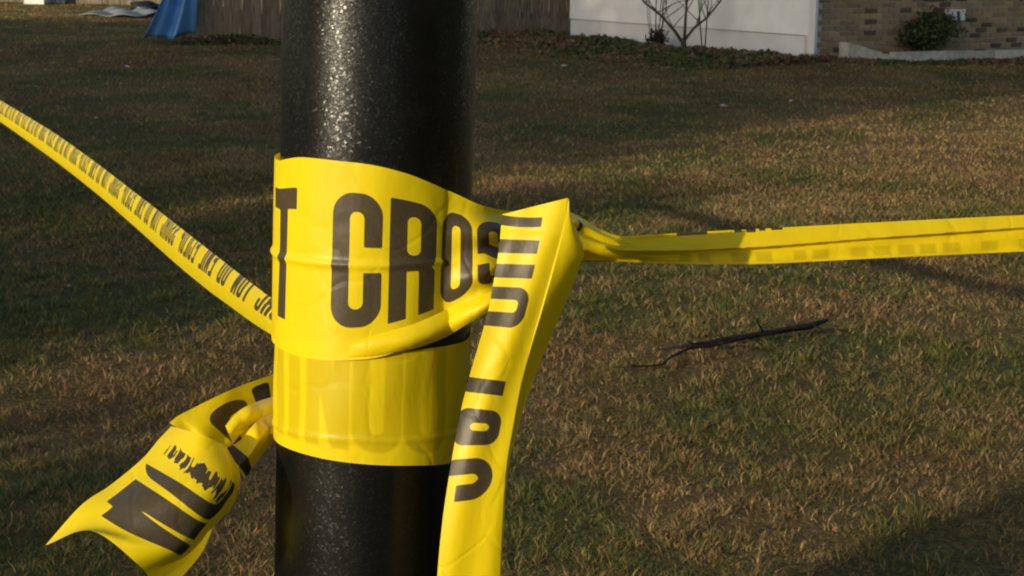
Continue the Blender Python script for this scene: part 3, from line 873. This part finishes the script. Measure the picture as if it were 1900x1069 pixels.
# --- rolled lower hem of the upper wrap : a loose fold springing off the pole towards the knot
r2 = PR + .0034
f_top = [(650, 640), (700, 622), (760, 604), (820, 578), (850, 562)]
f_bot = [(650, 664), (700, 662), (750, 652), (800, 637), (845, 616)]
ft = [wrap(x, y, r2) for x, y in f_top]; fb = [wrap(x, y, r2) for x, y in f_bot]
ph2 = np.linspace(ft[0][0], R_(48), 70); a1, a2 = interp(ft, ph2), interp(fb, ph2)
nvf = 14
Gf = np.zeros((nvf, 70, 3))
for j in range(nvf):
    v = j / (nvf - 1)
    for i in range(70):
        gr = min(1, i / 40); Gf[j, i] = pcyl(ph2[i], a1[i] + (a2[i] - a1[i]) * v, r2 + .0035 * gr * math.sin(math.pi * v) - (.0022 * (1 - gr) if v == 0 or v == 1 else 0))
sp = np.linspace(0, 1, 41)[1:]
e_t = spline([Gf[0, -2], Gf[0, -1], at(912, 541, .700), at(990, 505, .724), knot_b], .25 + .75 * sp)
e_b = spline([Gf[-1, -2], Gf[-1, -1], at(912, 574, .700), at(990, 523, .724), np.array(knot_b) + np.array([0, 0, -.001])], .25 + .75 * sp)
Ge = np.zeros((nvf, 40, 3))
for j in range(nvf):
    v = j / (nvf - 1); Ge[j] = e_t * (1 - v) + e_b * v - fy[None] * (.0035 * math.sin(math.pi * v))
Gf = np.concatenate([Gf, Ge], 1)
sheet('rolled_fold', Gf, None, parent=tape)

# --- lower wrap : a full turn round the pole, print showing faintly from its inner side
r3 = PR + .0012
lt = [(513, 644), (560, 655), (640, 660), (720, 656), (800, 646), (860, 634)]
lb = [(512, 819), (550, 838), (620, 855), (700, 863), (770, 864), (845, 858)]
l1 = [wrap(x, y, r3) for x, y in lt]; l2 = [wrap(x, y, r3) for x, y in lb]
ph3 = np.linspace(-math.pi, math.pi, 241)
def around(tab):
    inn = interp(tab, ph3); lo, hi = min(t[0] for t in tab), max(t[0] for t in tab)
    a_, b2 = inn[0], inn[-1]; out_ = inn.copy()
    back = 2 * math.pi - (hi - lo)
    for i, p_ in enumerate(ph3):
        if p_ > hi: f = (p_ - hi) / back
        elif p_ < lo: f = 1 - (lo - p_) / back
        else: continue
        f = f * f * (3 - 2 * f); out_[i] = b2 + (a_ - b2) * f
    return out_
hT3, hB3 = around(l1), around(l2)
hT3 = hT3 + .005 * np.clip((.25 - ph3) / .3, 0, 1) * (ph3 > -2.2)
nv3 = 44; V3 = np.linspace(0, 1, nv3); G3 = np.zeros((nv3, 241, 3))
for j, v in enumerate(V3):
    for i, p_ in enumerate(ph3):
        G3[j, i] = pcyl(p_, hT3[i] + (hB3[i] - hT3[i]) * v, r3 + .0004 * math.sin(p_ * 5 + v * 4) * math.sin(math.pi * v) + .0006 * math.exp(-((v - .8 + .05 * p_) / .02) ** 2))
S3, VV3 = np.meshgrid(ph3 * r3 * 1000, V3)
y3 = (1 - VV3) * 47 + 3 - 12
gh, _ = text('INUO', S3, y3 + 4, -36.0, 21.0)
gh = mn(gh, glyph('I', S3 + 47, y3 + 4))
sheet('lower_wrap', G3, None, gh, parent=tape)

# --- inner turn at the back of the pole joining the wraps with the stretched runs
ph4 = np.linspace(R_(95), R_(262), 90); V4 = np.linspace(0, 1, 12); G4 = np.zeros((12, 90, 3))
hm = (hT3.max() + .030)
for j, v in enumerate(V4):
    for i, p_ in enumerate(ph4): G4[j, i] = pcyl(p_, hm - .01 - .05 * v, PR + .0016)
sheet('back_turn', G4, None, parent=tape)

# --- hanging end : folded lengthwise over the knot, print running down the front face
gl = [(931, 398, .698), (927, 450, .6955), (918, 510, .694), (905, 580, .691), (888, 640, .689), (869, 705, .688), (852, 777, .687), (835, 872, .688), (821, 967, .690), (811, 1075, .693), (806, 1200, .698)]
gc = [(1055, 367, .691), (1043, 430, .690), (1025, 500, .691), (1003, 580, .691), (983, 650, .691), (967, 715, .692), (954, 785, .691), (941, 862, .691), (934, 955, .693), (929, 1075, .697), (927, 1200, .702)]
gr_ = [(1057, 400, .694), (1083, 462, .697), (1072, 505, .700), (1046, 570, .702), (1010, 655, .702), (984, 722, .700), (963, 788, .698), (944, 862, .695), (936, 955, .695), (930.5, 1075, .699), (928, 1200, .704)]
W3 = lambda L_, dd=0.0: [tuple(at(p_[0], p_[1], p_[2] + dd)) for p_ in L_]
nuG = 420; tG = np.linspace(0, 1, nuG)
rl, rc, rr = spline(W3(gl), tG), spline(W3(gc), tG), spline(W3(gr_), tG)
nf, ns = 56, 34
fr = np.zeros((nf, nuG, 3)); cv = np.linspace(0, 1, nf)
toCam = np.array(CAM) - rl; toCam /= np.linalg.norm(toCam, axis=1)[:, None]
for j, v in enumerate(cv):
    fr[j] = rl * (1 - v) + rc * v + toCam * (.0022 * math.sin(math.pi * v) + .0006 * np.sin(v * 9 + tG * 7))[:, None]
side = np.zeros((ns, nuG, 3))
for j in range(ns):
    v = j / (ns - 1); side[j] = rc * (1 - v) + rr * v + toCam * (.0018 * math.sin(math.pi * v) * np.sin(tG * 6 + 1))[:, None]
# arc length down the strip in mm, measured on the photograph's rows
acc = np.concatenate([[0], np.cumsum(np.linalg.norm(np.diff((rl + rc) / 2, axis=0), axis=1))]) * 1000
T_, C_ = np.meshgrid(acc, cv)
def row(py):
    """strip length at which the left rail passes picture row py"""
    best = min(range(nuG), key=lambda i: abs((lambda q: 534.5 - FPX * q.dot(UP) / q.dot(FW))(Vector(rl[i]) - CAM) - py)); return acc[best]
wf = 24.0; X_ = C_ * wf
T_ = T_ - X_ * .42 * np.exp(-T_ / 22)
d = np.full(T_.shape, 40.); R1 = .66 * wf
def hb(y0, y1, x1=R1, x0=-5): return s_box(X_, T_, x0, x1, row(y0), row(y1))
sl_ = T_ + (X_ - 8) ** 2 * .008
d = mn(d, s_box(X_, sl_ , -5, R1 * .97, row(400) , row(420)))
d = mn(d, hb(443, 469)); d = mn(d, hb(489, 515, R1 * 1.02))
y0, y1 = row(531), row(604)
d = mn(d, mxx(s_rr(X_, T_, -14, R1 * 1.08, y0, y1, 6), -s_rr(X_, T_, -14, R1 * .80, y0 + 5.3, y1 - 6.3, 1.8)))
d = mn(d, hb(699, 727, R1 * 1.06))
y0, y1 = row(755), row(826)
d = mn(d, mxx(s_rr(X_, T_, -1.5, R1 * 1.16, y0, y1, 5), -s_rr(X_, T_, 5.2, R1 * .86, y0 + 5.4, y1 - 5.6, 2)))
y0, y1 = row(852), row(933)
hk = mxx(s_rr(X_, T_ + .0 * X_, -6, R1 * 1.16, y0, y1, 8.5), -s_rr(X_, T_, -12, R1 * .80, y0 + 6.2, y1 - 6.6, 3.2))
hk = mxx(hk, -s_box(X_, T_, -12, 3.6, y0 + 9.5, y1 + 2))
d = mn(d, hk)
y0 = row(1069) + 25
d = mn(d, mxx(s_rr(X_, T_, -14, R1 * 1.1, y0, y0 + 20, 8), -s_rr(X_, T_, -14, R1 * .8, y0 + 7, y0 + 13, 3)))
Gh = np.concatenate([fr, side[1:]], 0); dh = np.concatenate([d, np.full((ns - 1, nuG), 40.)], 0)
sheet('hanging_end', Gh, dh, parent=tape)
# back layer of the folded strip, seen between the front face and the knot
bk = np.zeros((10, nuG, 3))
for j in range(10):
    v = j / 9; bk[j] = rr * (1 - v) + (rl * .8 + rc * .2) * v - toCam * (.004 + .003 * math.sin(math.pi * v))
sheet('hanging_back_layer', bk, None, parent=tape)

# --- top loop of the hanging end, from the knot over to the front
lt_, lb_ = [(1056, 368, .717), (1010, 372, .709), (965, 382, .703), (932, 396, .7005), (918, 410, .712)], [(1056, 402, .730), (1010, 410, .722), (965, 430, .715), (930, 440, .706), (914, 470, .716)]
# --- knot and right-hand run : twisted flat bundle
sec = [(1020, 392, 500, .732, .006), (1050, 392, 500, .737, .007), (1066, 398, 492, .741, .009), (1085, 409, 487, .744, .009), (1112, 426, 486, .747, .0075), (1145, 438, 486, .751, .006), (1190, 437, 488, .757, .005),
       (1250, 433, 490, .763, .005), (1320, 429, 491, .769, .005), (1420, 424, 490, .777, .005), (1600, 414, 481, .790, .005), (1900, 399, 467, .815, .005), (2300, 380, 448, .85, .005), (2900, 352, 422, .93, .006), (4200, 300, 372, 1.2, .007)]
kn = np.cumsum([0] + [math.hypot(sec[i+1][0] - sec[i][0], 400 * (sec[i+1][3] - sec[i][3])) for i in range(len(sec) - 1)]); kn = kn / kn[-1]
nuH = 700; tH = np.linspace(0, 1, nuH) ** 1.6
ht = spline([tuple(at(s_[0], s_[1], s_[3])) for s_ in sec], tH, kn); hb_ = spline([tuple(at(s_[0], s_[2], s_[3])) for s_ in sec], tH, kn)
th = spline([[s_[4]] for s_ in sec], tH, kn)[:, 0]
pxs = 950 + FPX * ((ht - np.array(CAM)) @ np.array(RT)) / ((ht - np.array(CAM)) @ np.array(FW))
ax = np.gradient((ht + hb_) / 2, axis=0); ax /= np.linalg.norm(ax, axis=1)[:, None]
dn = hb_ - ht; hh_ = np.linalg.norm(dn, axis=1); dn /= hh_[:, None]
nrm = np.cross(ax, dn); nrm *= np.sign(((np.array(CAM) - ht) * nrm).sum(1))[:, None]
# the fold line slides up the bundle towards the right edge
fold = np.interp(pxs, [1150, 1250, 1320, 1600, 1900, 2400], [.68, .60, .55, .44, .34, .30])
nvH = 60; vH = np.linspace(0, 1, nvH); GH = np.zeros((nvH + 12, nuH, 3)); flat = np.clip((pxs - 1180) / 120, 0, 1)
for j, v in enumerate(vH):
    up_ = np.clip(v / fold, 0, 1); lo_ = np.clip((v - fold) / (1 - fold), 0, 1)
    f1 = np.where(v < fold, .0034 * up_, -.0008 + .0016 * lo_ + .0003 * np.sin(lo_ * 6 + pxs * .02))
    f2 = .0052 * np.sin(np.pi * v) + .0015 * np.sin(v * 11 + pxs * .012) + .0006 * np.sin(v * 23 - pxs * .010 + 1)
    off = f1 * flat + f2 * (1 - flat)
    GH[j] = ht + dn * (hh_ * v)[:, None] + nrm * off[:, None]
for j in range(12):
    v = 1 - (j + 1) / 12.0
    GH[nvH + j] = ht + dn * (hh_ * v)[:, None] - nrm * (th * .35 * math.sin(math.pi * v))[:, None]
gap = lambda px0, px1, v0, v1: np.maximum(np.maximum(px0 - pxs, pxs - px1)[None] * .22, (np.maximum(v0 - vH, vH - v1)[:, None]) * 20)
dH = np.full((nvH, nuH), 40.)
for a_, b2, v0, v1 in ((1254, 1312, -.2, .09), (1362, 1376, -.2, .07), (1384, 1402, -.2, .09), (1408, 1420, -.2, .06), (1430, 1452, -.2, .06), (1058, 1068, .12, .34)):
    dH = mn(dH, gap(a_, b2, v0, v1))
gH = np.full((nvH, nuH), 40.)
x_ = 1260
while x_ < 2600:
    w_ = random.choice((16, 22, 30)); gH = mn(gH, gap(x_, x_ + w_, .66, .93)); x_ += w_ + random.choice((10, 14, 40))
pad = np.full((12, nuH), 40.)
sheet('right_run', GH, np.concatenate([dH, pad]), np.concatenate([gH, pad]), parent=tape)

# --- left run : whole width seen nearly edge on, letters crowding into the distance
la = [(560, 585, .742), (515, 560, .77), (470, 528, .87), (430, 497, .99), (380, 458, 1.18), (320, 411, 1.48), (250, 357, 1.95), (170, 296, 2.6), (90, 240, 3.5), (0, 186, 4.9), (-110, 120, 7.4)]
lbm = [(560, 652, .736), (515, 628, .76), (470, 600, .855), (430, 571, .97), (380, 534, 1.155), (320, 484, 1.45), (250, 421, 1.92), (170, 352, 2.57), (90, 290, 3.45), (0, 226, 4.85), (-110, 150, 7.3)]
kd = np.cumsum([0] + [(Vector(at(*la[i+1])) - Vector(at(*la[i]))).length ** .6 for i in range(len(la) - 1)]); kd = kd / kd[-1]
nuL = 1800; tL = np.linspace(0, 1, nuL)
A_, B2 = spline(W3(la), tL, kd), spline(W3(lbm), tL, kd)
nvL = 50; vL = np.linspace(0, 1, nvL); GL = np.zeros((nvL, nuL, 3))
dx = np.gradient(A_, axis=0); dx /= np.linalg.norm(dx, axis=1)[:, None]; wv = B2 - A_; wl = np.linalg.norm(wv, axis=1)
nl = np.cross(dx, wv / wl[:, None]); nl /= np.linalg.norm(nl, axis=1)[:, None]; nl *= np.sign(((np.array(CAM) - A_) * nl).sum(1))[:, None]
for j, v in enumerate(vL):
    GL[j] = A_ + wv * v + nl * (wl * .10 * math.sin(math.pi * v) ** .8 * (1 if v < .4 else 1))[:, None]
accL = np.concatenate([[0], np.cumsum(np.linalg.norm(np.diff((A_ + B2) / 2, axis=0), axis=1))]) * 1000
SL, VL = np.meshgrid(accL, vL)
yL = 32 - VL * 32 / .55
SL = SL + yL * .9
dL = np.full(SL.shape, 40.); x0 = -30
while x0 < accL[-1] / 1.25:
    d1, x0 = text('SSORC TON OD ENIL ECILOP', SL / 1.25, yL, x0, 24., 26., s=7.8); dL = mn(dL, d1); x0 += 30
    if x0 > 9000: break
sheet('left_run', GL, dL, parent=tape)

# --- loose crumpled tail, lower left
def strip(name, rails, nu_, nv_, inkf=None, bow=.003, ripple=0.0, hard=False):
    t = np.linspace(0, 1, nu_); R2 = [spline(W3(r, .045), t) for r in rails]
    K = np.linspace(0, 1, len(rails)); vv = np.linspace(0, 1, nv_)
    stack = np.stack(R2, 0)                       # rails x nu x 3
    Pg = np.zeros((nv_, nu_, 3))
    for i in range(nu_):
        if hard:
            for c_ in range(3): Pg[:, i, c_] = np.interp(vv, K, stack[:, i, c_])
        else: Pg[:, i] = spline(stack[:, i], vv, K)
    tc2 = np.array(CAM) - Pg; tc2 /= np.linalg.norm(tc2, axis=2)[:, :, None]
    U, Vq = np.meshgrid(t, vv)
    Pg += tc2 * (bow * np.sin(np.pi * Vq) + ripple * np.sin(U * 11 + Vq * 8) * np.sin(np.pi * Vq))[:, :, None]
    return sheet(name, Pg, None if inkf is None else inkf(U, Vq), parent=tape)
# main banner : rails from upper-left side, middle, lower-right side
bL = [(318, 791, .690), (295, 815, .684), (262, 853, .676), (205, 900, .668), (150, 938, .660), (84, 1012, .652)]
bM = [(372, 806, .672), (366, 852, .660), (335, 895, .652), (278, 942, .646), (232, 985, .642), (168, 985, .640)]
bN = [(412, 824, .672), (426, 886, .660), (398, 935, .652), (356, 985, .648), (322, 1022, .645), (250, 1042, .640)]
bR = [(420, 828, .682), (446, 885, .676), (428, 930, .672), (385, 985, .668), (352, 1035, .664), (288, 1085, .660)]
def ink_banner(U, V_):
    x, y = U * 92, V_ * 62
    q = x - y * .10
    o_ = s_box(q + (y - 27) * .05, y, 45, 71, 5.5, 49)
    gw = np.clip((y - 17) * .075, 0, 4)
    o_ = mxx(o_, -np.where(y > 17, np.abs(q - 57.5 - (y - 30) * .05) - gw, 5))          # the wedge between the two uprights
    o_ = mxx(o_, -mxx(s_box(q, y, 64, 80, -5, 9), q * 0 - 5))
    k2 = mxx(s_rr(q, y, 16, 42, 2, 54, 9), -s_rr(q, y, 4, 34.2 - (y - 30) * .10, -12, 45, 5))
    o_ = mn(o_, k2)
    rag = 24 + 4.5 * fbm(y * .9, q * 0 + 3, 5, 2) + y * .10
    tooth = mxx(mxx(14.5 + 5 * fbm(y * 1.1, y * 0 + 8, 6, 2) - q, q - rag), mxx(6 - y, y - 44))
    streak = (fbm(y * 1.25, q * .10, 17, 2) - .61) * 14
    o_ = mn(o_, mxx(tooth, streak))
    return o_
strip('loose_tail_face', [bL, bM, bN, bR], 130, 96, ink_banner, .0, .0011)
# lower-right return of the banner
rA = [(446, 885, .6755), (428, 930, .6715), (385, 985, .6675), (352, 1035, .6635), (288, 1085, .6595)]
rB = [(444, 893, .684), (434, 935, .690), (398, 978, .694), (372, 1030, .696), (322, 1090, .698)]
rC = [(430, 900, .70), (400, 930, .705), (360, 980, .71), (335, 1040, .71), (300, 1095, .71)]
strip('loose_tail_return', [rA, rB, rC], 60, 24, None, .0, .0010, True)
# upper back panel, with part of a letter and a painted shadow gap on it
pA = [(300, 800, .700), (322, 778, .703), (345, 764, .706), (432, 722, .718), (520, 690, .745)]
pB = [(350, 822, .700), (368, 812, .704), (398, 806, .708), (455, 765, .722), (520, 728, .745)]
pC = [(400, 850, .704), (415, 842, .706), (430, 832, .712), (470, 800, .724), (520, 765, .745)]
def ink_panel_shade(U, V_):
    x, y = U * 60, V_ * 34
    o_ = mxx(s_rr(x, y, 33, 47, 6, 40, 6.5), -s_rr(x, y, 38.5, 44, 14, 50, 2.5))
    o_ = mn(o_, s_box(x, y, -2, 10, -5, 34))  # inked strip stands in for the shaded gap above the banner
    return mn(o_, s_rr(x, y, 50, 56, 4, 24, 2))
strip('loose_tail_panel', [pA, pB, pC], 90, 50, ink_panel_shade, .0, .0010, True)
# two tucked folds lying over the panel next to the pole
qA = [(418, 790, .690), (440, 765, .696), (470, 748, .704), (520, 732, .735)]
qB = [(432, 824, .688), (452, 800, .694), (482, 778, .702), (520, 758, .735)]
strip('tucked_fold', [qA, qB], 50, 16, None, .004)
wA = [(405, 838, .688), (444, 818, .690), (478, 780, .698), (520, 758, .735)]
wB = [(440, 868, .682), (468, 838, .686), (492, 802, .694), (520, 775, .735)]
wC = [(455, 888, .690), (474, 860, .696), (504, 824, .706), (522, 806, .735)]
def ink_w(U, V_): return s_rr(U * 50, V_ * 34, 2, 11.5, -6, 50, 2)
strip('tucked_fold', [wA, wB, wC], 60, 40, ink_w, .0, .0008, True)

for p_, hh, lb in ((at(-112, 135, 7.36), 1.42, 'thin green steel stake holding the far left end of the tape'), (at(4210, 336, 1.205), 1.75, 'thin green steel stake holding the right end of the tape')):
    st = empty('steel_stake', (p_.x, p_.y, 0)); tag(st, lb, 'stake')
    mb = MB(); mb.box((0, 0, hh / 2 - .1), (.030, .006, hh + .2)); mb.build('flange', M_STAKE, st)
    mb = MB(); mb.box((0, .0165, hh / 2 - .1), (.006, .026, hh + .2)); mb.build('rib', M_STAKE, st)

# ---------------------------------------------------------------- unseen shade casters behind the camera, placed and shaped for their shade
SV, NV = Vector((.7071, .7071, 0)), Vector((.7071, -.7071, 0))
def sn(s, n, z=0.0): return SV * s + NV * n + Vector((0, 0, z))
ga = empty('shade_garage', sn(-7, -2.42), math.atan2(-.7071, .7071))  # low building added out of view to shade the near lawn corner
tag(ga, 'unseen low garage with shallow roof behind the photographer', 'shade_garage')
# local x along NV, local y = -SV?  (rotated -45 deg: x -> NV, y -> SV)
GH_, GL_, GD_ = 2.42, 14.0, 7.0
mb = MB(); mb.box((GL_ / 2, -GD_ / 2, GH_ / 2 - .1), (GL_, GD_, GH_ + .2)); mb.build('wall', M_TRIM, ga)
mb = MB()
mb.v = [(0, 0, GH_ + .002), (GL_, 0, GH_ + .002), (GL_, -GD_, GH_ + .002), (0, -GD_, GH_ + .002), (0, 0, GH_ + .15), (GL_, 0, GH_ + .15), (GL_, -GD_, GH_ + .15), (0, -GD_, GH_ + .15), (0, -GD_ / 2, GH_ + .6), (GL_, -GD_ / 2, GH_ + .6)]
mb.f = [(0, 1, 2, 3), (0, 1, 5, 4), (2, 3, 7, 6), (4, 5, 9, 8), (6, 7, 8, 9), (0, 4, 8, 7, 3), (1, 2, 6, 9, 5)]
mb.build('roof', M_ROOF, ga)
for k in range(3):
    mb = MB(); mb.box((2.4 + k * 4.4, .02, 1.0), (3.4, .05, 2.05)); d_ = mb.build('shade_garage_door', M_WALL, ga)
    for j in range(3):
        mb = MB(); mb.box((2.4 + k * 4.4, .05, .5 + j * .65), (3.2, .02, .05)); mb.build('groove_strip', M_TRIM, d_)

def leafy_tree(n_, s, h, rad, label, base=.1, leaves=5000, name='leafy_tree', size=.16, group=None):
    t = empty(name, sn(s, n_)); tag(t, label, 'tree' if h > 6 else 'bush', group)
    cz_ = (h + base) / 2; hz = (h - base) / 2
    P = crown_points(leaves, rad * .9, hz * .95, cz_, 60, .20)
    P = P[P[:, 2] < h]
    leaf_quads(P, size, mix_cols(len(P), [(.03, .05, .018), (.05, .07, .025), (.07, .07, .03)]), 'foliage', t)
    mb = MB(); mb.tube([(0, 0, -.1), (.05, 0, h * .3), (0, .1, h * .6), (.1, 0, h * .85)], [.03 * h, .022 * h, .014 * h, .005 * h], 9); mb.build('trunk', M_BARK, t, True)
    return t
leafy_tree(-4.75, -15.0, 3.85, 1.6, 'unseen low rounded bush added for shade beside the garage behind the photographer', leaves=9000, name='shade_bush', size=.12)  # three bushes added out of view to shade the left lawn
leafy_tree(-3.95, -14.6, 3.8, .95, 'smallest round bush added for shade, closest to the garage corner', leaves=5000, name='shade_bush', size=.11)
leafy_tree(-6.3, -14.4, 4.05, 1.35, 'round bush added for shade on the side of the low bush away from the garage', leaves=7000, name='shade_bush', size=.12)
leafy_tree(-7.4, -27, 7.5, 2.1, 'slim tree added for shade behind the low bush, nearest the garage', leaves=15000, size=.16)  # this tree and the next added unseen for softer lawn shade
leafy_tree(-9.7, -28, 8.4, 1.7, 'narrow tree added for shade between the slim tree and the row of tall trees', leaves=13000, size=.17)
for k, (n_, s_, h_) in enumerate(((-11.8, -28, 12.5), (-14.8, -26, 14), (-18.0, -27, 14), (-21.6, -26, 15), (-25.3, -27, 14.5))):
    leafy_tree(n_, s_, h_, 2.9, ('broad tree next to the narrow tree', 'tall tree second in the row', 'middle tree of the row', 'tallest tree in the row', 'last tree at the far end of the row')[k] + ' behind the photographer',
               leaves=13000, size=.26, group='trees in a row behind the photographer')
# unseen trees added on the right to keep horizon glow off the pole
for k, (x_, y_, h_) in enumerate(((15, -9, 11), (17.5, -3, 12.5), (17, 4, 11.5), (20, 11, 13), (19, -15, 12), (14, -20, 10))):
    q = Vector((x_, y_, 0))
    leafy_tree(q.dot(NV), q.dot(SV), h_, 3.6, ('street tree level with the garage', 'round street tree right of the pole', 'street tree across from the lawn', 'tallest street tree, towards the brick house', 'street tree behind the garage side', 'last street tree at the far right rear')[k] + ', outside the lawn, added to block horizon glow',
               leaves=5000, size=.40, group='added street trees along the right side')
